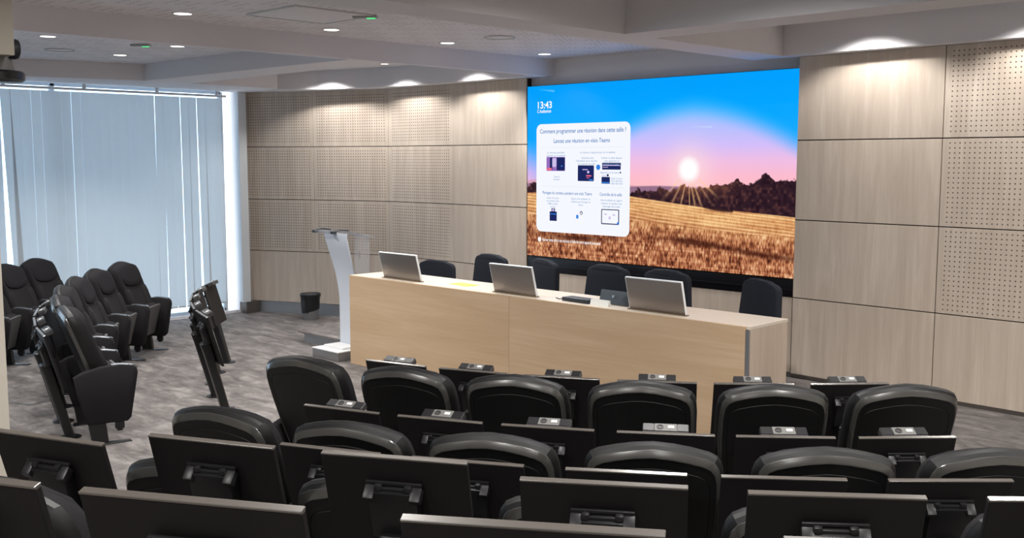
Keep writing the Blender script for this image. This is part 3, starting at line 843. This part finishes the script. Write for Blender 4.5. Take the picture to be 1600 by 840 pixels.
bm = bmesh.new(); rbox(bm, (0.12, 0.05, 1.315), (0.62, 0.36, 0.010), 0.004, Matrix.Rotation(R(-12), 3, 'X')); obj('reading_shelf', bm, M_acrylic, lt)
bm = bmesh.new(); rbox(bm, (0.38, 0.06, 0.76), (0.012, 0.20, 1.10), 0.003); obj('side_sheet', bm, M_acrylic, lt)
bm = bmesh.new()
for zz in (1.08, 0.78, 0.64): rbox(bm, (0.387, 0.02, zz), (0.008, 0.014, 0.10), 0.003)
obj('sheet_fixing', bm, M_alu, lt)
for sx in (-0.22, 0.14):
    bm = bmesh.new(); rbox(bm, (sx, -0.15, 1.335), (0.06, 0.05, 0.03), 0.006); tube(bm, [(sx - 0.02, -0.14, 1.345), (sx + 0.02, -0.06, 1.36), (sx + 0.09, 0.0, 1.353)], 0.009)
    obj('clamp', bm, M_darkplastic, lt)
bm = bmesh.new(); tube(bm, [(-0.24, -0.16, 1.338), (0.15, -0.16, 1.338)], 0.015, 10); obj('front_bar', bm, M_acrylic, lt)

# ------------------------------------------------------------------ waste bin
wbn = thing('waste_bin', 'grey waste bin with a black liner against the wood wall', 'bin', (-12.22, 8.30, ZF))
bm = bmesh.new(); lathe(bm, [(0.108, 0.0), (0.112, 0.004), (0.13, 0.36), (0.126, 0.36), (0.107, 0.02)], 28); obj('body', bm, M_grey_metal, wbn)
bm = bmesh.new(); lathe(bm, [(0.109, -0.0), (0.111, 0.03), (0.114, 0.03)], 28); obj('foot_ring', bm, M_darkplastic, wbn)
bm = bmesh.new()
n = 40; rings = []
for r0, z, am in ((0.121, 0.12, 0.004), (0.129, 0.16, 0.006), (0.134, 0.26, 0.006), (0.139, 0.32, 0.004), (0.146, 0.335, 0.002), (0.148, 0.36, 0.002), (0.140, 0.372, 0.001), (0.128, 0.362, 0.0), (0.12, 0.2, 0.004), (0.11, 0.06, 0.004)):
    rings.append([((r0 + am * math.sin(7 * 2 * PI * i / n + z * 20)) * math.cos(2 * PI * i / n), (r0 + am * math.sin(5 * 2 * PI * i / n)) * math.sin(2 * PI * i / n), z + (0.03 * math.sin(2 * PI * i / n + 0.6) if z < 0.14 else 0)) for i in range(n)])
loft(bm, rings, False, True); obj('liner', bm, M_bag, wbn)

# ------------------------------------------------------------------ auditorium seat
def back_out(d=0.0):
    rt = [(0.25, 0.38), (0.268, 0.50), (0.283, 0.65), (0.291, 0.80), (0.292, 0.92), (0.2885, 0.970), (0.280, 1.005), (0.262, 1.032), (0.228, 1.050), (0.16, 1.067), (0.085, 1.081)]
    pts = rt + [(0.0, 1.088)] + [(-x, z) for x, z in reversed(rt)]
    cz = 0.73
    return [(x * (1 - d * 0.55 / 0.29), cz + (z - cz) * (1 - d / 0.355)) for x, z in pts]
def lean(y, z): return y + 0.05 - 0.37 * (z - 0.42)
def seat_ring(y, d, crown=0.0):
    return [(x, lean(y, z), z) for x, z in back_out(d)]
def make_seat():
    t = thing('auditorium_seat', None, 'seat')
    bm = bmesh.new(); loft(bm, [seat_ring(-0.02, 0.003), seat_ring(0.03, 0.008), seat_ring(0.055, 0.03), seat_ring(0.062, 0.06), seat_ring(0.05, 0.14)])
    obj('backrest', bm, M_fabric, t, angle=60)
    # padded head section with a curved lower seam
    hp = [(-0.262, 0.875), (-0.2, 0.842), (-0.1, 0.82), (0, 0.813), (0.1, 0.82), (0.2, 0.842), (0.262, 0.875), (0.272, 0.93), (0.262, 0.99), (0.235, 1.03), (0.16, 1.055), (0.08, 1.067), (0, 1.07), (-0.08, 1.067), (-0.16, 1.055), (-0.235, 1.03), (-0.262, 0.99), (-0.272, 0.93)]
    def hr(y, s): return [(x * s, lean(y, 0.945 + (z - 0.945) * s), 0.945 + (z - 0.945) * s) for x, z in hp]
    bm = bmesh.new(); loft(bm, [hr(0.0, 1.0), hr(0.040, 1.0), hr(0.062, 0.97), hr(0.072, 0.86), hr(0.074, 0.5)])
    obj('headrest', bm, M_fabric2, t, angle=60)
    for sx in (-1, 1):
        bm = bmesh.new()
        pr = [(0.16, 0.42), (0.255, 0.42), (0.272, 0.62), (0.278, 0.80), (0.17, 0.80)]
        def sr(y, s): return [(sx * (0.22 + (x - 0.22) * s), lean(y, 0.61 + (z - 0.61) * s), 0.61 + (z - 0.61) * s) for x, z in pr]
        loft(bm, [sr(0.03, 1.0), sr(0.062, 0.97), sr(0.078, 0.7)]); obj('side_bolster', bm, M_fabric, t, angle=60)
    bm = bmesh.new()
    loft(bm, [seat_ring(-0.010, -0.005), seat_ring(-0.030, -0.005), seat_ring(-0.050, 0.003), seat_ring(-0.070, 0.019), seat_ring(-0.073, 0.025), seat_ring(-0.093, 0.052), seat_ring(-0.094, 0.096), seat_ring(-0.0915, 0.0985), seat_ring(-0.0945, 0.102), seat_ring(-0.096, 0.17)])
    sh = obj('back_shell', bm, M_shell, t, angle=22)
    bm = bmesh.new()
    loft(bm, [seat_ring(-0.068, 0.0175), seat_ring(-0.0735, 0.0185), seat_ring(-0.093, 0.043), seat_ring(-0.0965, 0.050), seat_ring(-0.092, 0.055)], False, False)
    obj('shell_rim', bm, M_rim, sh, angle=40)
    ct_ = Matrix.Rotation(R(-14), 3, 'X')
    bm = bmesh.new(); rbox(bm, (0, 0.055, 0.42), (0.50, 0.10, 0.34), 0.035, ct_, 3); obj('seat_cushion', bm, M_fabric, t)
    bm = bmesh.new(); rbox(bm, (0, 0.115, 0.40), (0.46, 0.03, 0.36), 0.012, ct_, 2); obj('seat_pan', bm, M_pan, t)
    return t
def armrest(t, x):
    # upholstered side panel, wider at the top
    prof = [(-0.13, 0.17), (0.17, 0.17), (0.20, 0.20), (0.262, 0.56), (0.255, 0.60), (0.225, 0.625), (0.12, 0.64), (-0.02, 0.628), (-0.16, 0.595), (-0.225, 0.56), (-0.20, 0.42)]
    def rr(xx, s): return [(xx, 0.03 + (y - 0.03) * s, 0.41 + (z - 0.41) * s) for y, z in prof]
    bm = bmesh.new(); loft(bm, [rr(x - 0.036, 0.95), rr(x - 0.028, 0.985), rr(x - 0.012, 1.0), rr(x + 0.012, 1.0), rr(x + 0.028, 0.985), rr(x + 0.036, 0.95)])
    a = obj('armrest', bm, M_fabric, t, angle=60)
    bm = bmesh.new()
    seg = [(0.06, 0.6425), (0.11, 0.6445), (0.16, 0.640), (0.225, 0.629)]
    loft(bm, [[(x - 0.03, y, z - 0.014), (x + 0.03, y, z - 0.014), (x + 0.03, y, z - 0.003), (x + 0.02, y, z), (x - 0.02, y, z), (x - 0.03, y, z - 0.003)] for y, z in seg]); obj('arm_inlay', bm, M_inlay, a)
    bm = bmesh.new(); rbox(bm, (x, 0.232, 0.622), (0.046, 0.03, 0.014), 0.003, Matrix.Rotation(R(-25), 3, 'X')); obj('arm_clip', bm, M_chrome, a)
    bm = bmesh.new(); rbox(bm, (x, 0.11, 0.145), (0.04, 0.07, 0.06), 0.006); rbox(bm, (x, 0.11, 0.112), (0.032, 0.045, 0.03), 0.006); obj('lug', bm, M_post, a)
    bm = bmesh.new(); loft(bm, [[(x - 0.03, -0.10, 0.0), (x + 0.03, -0.10, 0.0), (x + 0.03, 0.02, 0.0), (x - 0.03, 0.02, 0.0)], [(x - 0.025, -0.13, 0.20), (x + 0.025, -0.13, 0.20), (x + 0.025, 0.0, 0.20), (x - 0.025, 0.0, 0.20)]])
    l = obj('leg', bm, M_post, t, smooth=False)
    bm = bmesh.new(); loft(bm, [[(x - 0.045, -0.14, 0), (x + 0.045, -0.14, 0), (x + 0.03, 0.2, 0), (x - 0.03, 0.2, 0)], [(x - 0.04, -0.13, 0.012), (x + 0.04, -0.13, 0.012), (x + 0.022, 0.19, 0.01), (x - 0.022, 0.19, 0.01)]])
    obj('foot_plate', bm, M_post, l, smooth=False)
    return a
seat0 = make_seat(); armrest(seat0, 0.328)
seatE = copy_tree(seat0); armrest(seatE, -0.328)      # row-end version with a second armrest
def pose(o, rad, ang, z):
    o.location = (FX + rad * math.sin(R(ang)), FY - rad * math.cos(R(ang)), z); o.rotation_euler = (0, 0, R(ang))
used = {}
def seat(rad, ang, z, label, group, end=False):
    src = seatE if end else seat0
    k2 = 'E' if end else 'S'
    o = src if k2 not in used else copy_tree(src)
    used[k2] = 1
    pose(o, rad, ang, z); o['label'] = label; o['group'] = group; o['category'] = 'seat'
    return o
rowname = ['row nearest the desk', 'second row from desk', 'third row from desk']
SEATS = [(6.00, [15.6, 22.2, 28.4, 34.8, 41.2, 47.6], ZF), (7.20, [19.4, 24.95, 30.2, 35.6, 41.05, 46.4], ZF), (8.25, [24.6, 29.45, 34.3, 39.2, 44.3], T3Z)]
for r_, (rad, angs, z) in enumerate(SEATS):
    for i, a in enumerate(angs):
        seat(rad, a, z, 'black auditorium seat back, %s from left in %s' % (ORD[i], rowname[r_]), 'seats in the right block', i == 0)
seat(9.44, 26.2, T4Z, 'black auditorium seat cut by the lower left corner, nearest the camera', 'seats in the right block', True)
LROW = [-13.6, -20.5, -27.4, -34.3, -41.1, -48.0]
for i, a in enumerate(LROW):
    seat(6.09, a, ZF, 'charcoal fabric seat, %s from the near end of the front row by the blinds' % ORD[i], 'seats in the left block', i == 5)
L2 = [-50.8, -45.6, -40.4, -35.2]
for i, a in enumerate(L2):
    seat(7.30, a, ZF, 'charcoal fabric seat in the rear row by the pillar, %s from the window end' % ORD[i], 'seats in the left block', i == 0)

# ------------------------------------------------------------------ folding writing tables on posts
TW, TH = 0.49, 0.46
def make_table(sockets):
    t = thing('folding_table', None, 'table')
    HT = 0.89                                   # top edge above its floor; the tablet hangs with its top towards the sitter
    rot = Matrix.Rotation(R(16), 3, 'X')
    def pt(x, y, z): return Vector((0, 0, HT)) + rot @ Vector((x, y, z))
    bm = bmesh.new(); rbox(bm, pt(0, 0.011, -TH / 2 - 0.006), (TW, 0.018, TH), 0.002, rot, 1); obj('tablet', bm, M_black, t, smooth=False)
    bm = bmesh.new(); rbox(bm, pt(0, 0.011, -0.003), (TW, 0.021, 0.007), 0.0015, rot, 1); obj('edge_glint', bm, M_edge, t, smooth=False)
    # hinge bracket
    bm = bmesh.new()
    rbox(bm, pt(0, -0.012, -0.085), (0.19, 0.012, 0.012), 0.004, rot)
    rbox(bm, pt(0, -0.018, -0.105), (0.09, 0.022, 0.02), 0.004, rot)
    for sx in (-1, 1):
        rbox(bm, pt(sx * 0.078, -0.028, -0.115), (0.036, 0.05, 0.03), 0.006, rot @ Matrix.Rotation(R(35), 3, 'X'))
        rbox(bm, pt(sx * 0.05, -0.02, -0.098), (0.028, 0.03, 0.028), 0.011, rot)
    br = obj('hinge_bracket', bm, M_hinge, t)
    bm = bmesh.new(); rbox(bm, pt(0, -0.020, -0.19), (0.165, 0.045, 0.17), 0.008, rot); obj('hinge_box', bm, M_post, t)
    # post: leans towards the sitter like the tablet
    bm = bmesh.new()
    def oc(cx, cy, z, w, d): 
        c_ = 0.3
        return [(cx + sx * w * (1 if k2 else 1 - c_), cy + sy * d * (1 - c_ if k2 else 1), z) for sx, sy, ks in ((1, -1, (0, 1)), (1, 1, (1, 0)), (-1, 1, (0, 1)), (-1, -1, (1, 0))) for k2 in ks]
    loft(bm, [oc(0, 0.20, 0.0, 0.055, 0.038), oc(0, 0.19, 0.03, 0.055, 0.036), oc(0, 0.055, 0.55, 0.062, 0.042), oc(0, 0.035, 0.615, 0.062, 0.045), oc(0, 0.033, 0.622, 0.056, 0.038)])
    po = obj('post', bm, M_post, t, angle=30)
    bm = bmesh.new(); loft(bm, [oc(0, 0.032, 0.620, 0.054, 0.036), oc(0, 0.030, 0.632, 0.046, 0.028)]); obj('post_cap', bm, M_hinge, po)
    bm = bmesh.new(); lathe(bm, [(0.085, 0), (0.085, 0.008), (0.06, 0.014)], 18, (0, 0.20, 0)); obj('foot_plate', bm, M_post, po)
    bm = bmesh.new(); lathe(bm, [(0.010, 0.0), (0.010, 0.012)], 10); q = obj('lock_knob', bm, M_hinge, po); q.location = (0.055, 0.065, 0.45); q.rotation_euler = (0, PI / 2, 0)
    if sockets:
        tilt = Matrix.Rotation(R(24), 3, 'X')
        base = pt(0, 0.03, 0.0)
        def sp(x, y, z): return base + tilt @ Vector((x, y, z))
        bm = bmesh.new(); rbox(bm, sp(0, 0.03, -0.02), (0.232, 0.062, 0.036), 0.003, tilt, 1); sm_ = obj('socket_module', bm, M_socket_dark, t, smooth=False)
        for x0_, x1_ in ((-0.115, -0.057), (0.057, 0.115)):
            bm = bmesh.new(); rbox(bm, sp((x0_ + x1_) / 2, 0.03, 0.0), (x1_ - x0_ - 0.002, 0.056, 0.004), 0.001, tilt, 1)
            obj('end_cover', bm, M_hinge, sm_, smooth=False)
        bm = bmesh.new(); rbox(bm, sp(0, 0.03, 0.0), (0.112, 0.056, 0.005), 0.001, tilt, 1); obj('socket_plate', bm, M_socket, sm_, smooth=False)
        bm = bmesh.new(); lathe(bm, [(0.0175, 0.0), (0.0175, 0.004), (0.013, 0.004), (0.012, 0.001)], 18); q = obj('round_socket', bm, M_socket_dark, sm_); q.location = sp(-0.028, 0.03, 0.002); q.rotation_euler = (R(24), 0, 0)
        bm = bmesh.new(); rbox(bm, sp(0.027, 0.03, 0.004), (0.032, 0.020, 0.005), 0.002, tilt, 1); obj('data_socket', bm, M_white, sm_)
    return t
tabS = make_table(True); tabN = make_table(False)
tu = {}
def table(kind, rad, ang, z, label, group):
    src = tabS if kind == 'S' else tabN
    o = src if kind not in tu else copy_tree(src)
    tu[kind] = 1
    pose(o, rad, ang, z); o['label'] = label; o['group'] = group; o['category'] = 'table'
    return o
trow = ['row closest to desk', 'second row from desk', 'third row from desk', 'fourth row from desk', 'row nearest the camera']
TABLES = [('S', 5.32, [16, 22.4, 28.9, 35.4, 41.8, 48.2], ZF), ('S', 6.54, [20.2, 25.5, 30.7, 36.0, 41.2, 46.5], ZF), ('N', 7.60, [25, 29.8, 34.8, 39.5, 44.4], T3Z),
          ('N', [8.773, 8.62, 8.62, 8.74, 8.76, 8.76], [22.27, 25.9, 30.3, 34.8, 39.1, 43.4], T4Z), ('N', 9.85, [27.1, 30.56, 34.55, 38.6], T5Z)]
for r_, (kd, rad, angs, z) in enumerate(TABLES):
    for i, a in enumerate(angs):
        table(kd, rad[i] if isinstance(rad, list) else rad, a, z, 'black folding table %s, %s from left in %s' % ('with sockets' if kd == 'S' else 'without sockets', ORD[i], trow[r_]), 'folding tables in the right block')
for i, a in enumerate([-17.3, -23.8, -30.4, -37.0, -43.5]):
    table('S', 5.15, a, ZF, 'black folding table before the seats by the blinds, %s from the near end' % ORD[i], 'folding tables in the left block')
for i, a in enumerate([-13.9, -19.2, -24.5, -29.8, -35.1, -40.4]):
    table('S', 6.50, a, ZF, 'black folding table behind the front seats by the blinds, %s from the near end' % ORD[i], 'folding tables in the left block')

# ------------------------------------------------------------------ pillar with camera, floor box
pl_ = thing('pillar', None, None, (-5.88, 1.70, ZF)); pl_['kind'] = 'structure'
bm = bmesh.new(); rbox(bm, (0, 0, 1.62), (0.45, 0.45, 3.24), 0.006); obj('shaft', bm, M_cream, pl_)
bm = bmesh.new(); rbox(bm, (-0.06, 0.07, 3.02), (0.60, 0.54, 0.44), 0.006); obj('capital', bm, M_cream, pl_)
vc = thing('ceiling_camera', 'black swivel camera on a grey bracket under the boxed pillar head', 'camera', (-5.80, 1.97, 2.585))
bm = bmesh.new(); lathe(bm, [(0.15, -0.055), (0.165, -0.045), (0.165, -0.01), (0.155, 0.0)], 32); obj('camera_body', bm, M_blackgloss, vc)
bm = bmesh.new(); rbox(bm, (0.0, 0.03, 0.07), (0.05, 0.14, 0.17), 0.006, Matrix.Rotation(R(14), 3, 'X')); obj('bracket', bm, M_grey_metal, vc)
bm = bmesh.new(); rbox(bm, (-0.04, 0.0, 0.07), (0.06, 0.10, 0.15), 0.006); obj('arm', bm, M_darkplastic, vc)
bm = bmesh.new(); lathe(bm, [(0.05, -0.02), (0.055, 0), (0.05, 0.02)], 20); q = obj('knob', bm, M_darkplastic, vc); q.location = (0.03, 0.11, 0.12); q.rotation_euler = (PI / 2, 0, 0)
fb = thing('floor_box', 'flush floor socket box lid in the carpet by the left seats', 'floor box', (-9.88, 3.57, ZF), R(25))
bm = bmesh.new(); rbox(bm, (0, 0, 0.003), (0.27, 0.27, 0.006), 0.002); obj('frame', bm, M_grey_metal, fb)
bm = bmesh.new(); rbox(bm, (0, 0, 0.005), (0.24, 0.24, 0.006), 0.001); obj('lid', bm, M_carpet, fb)
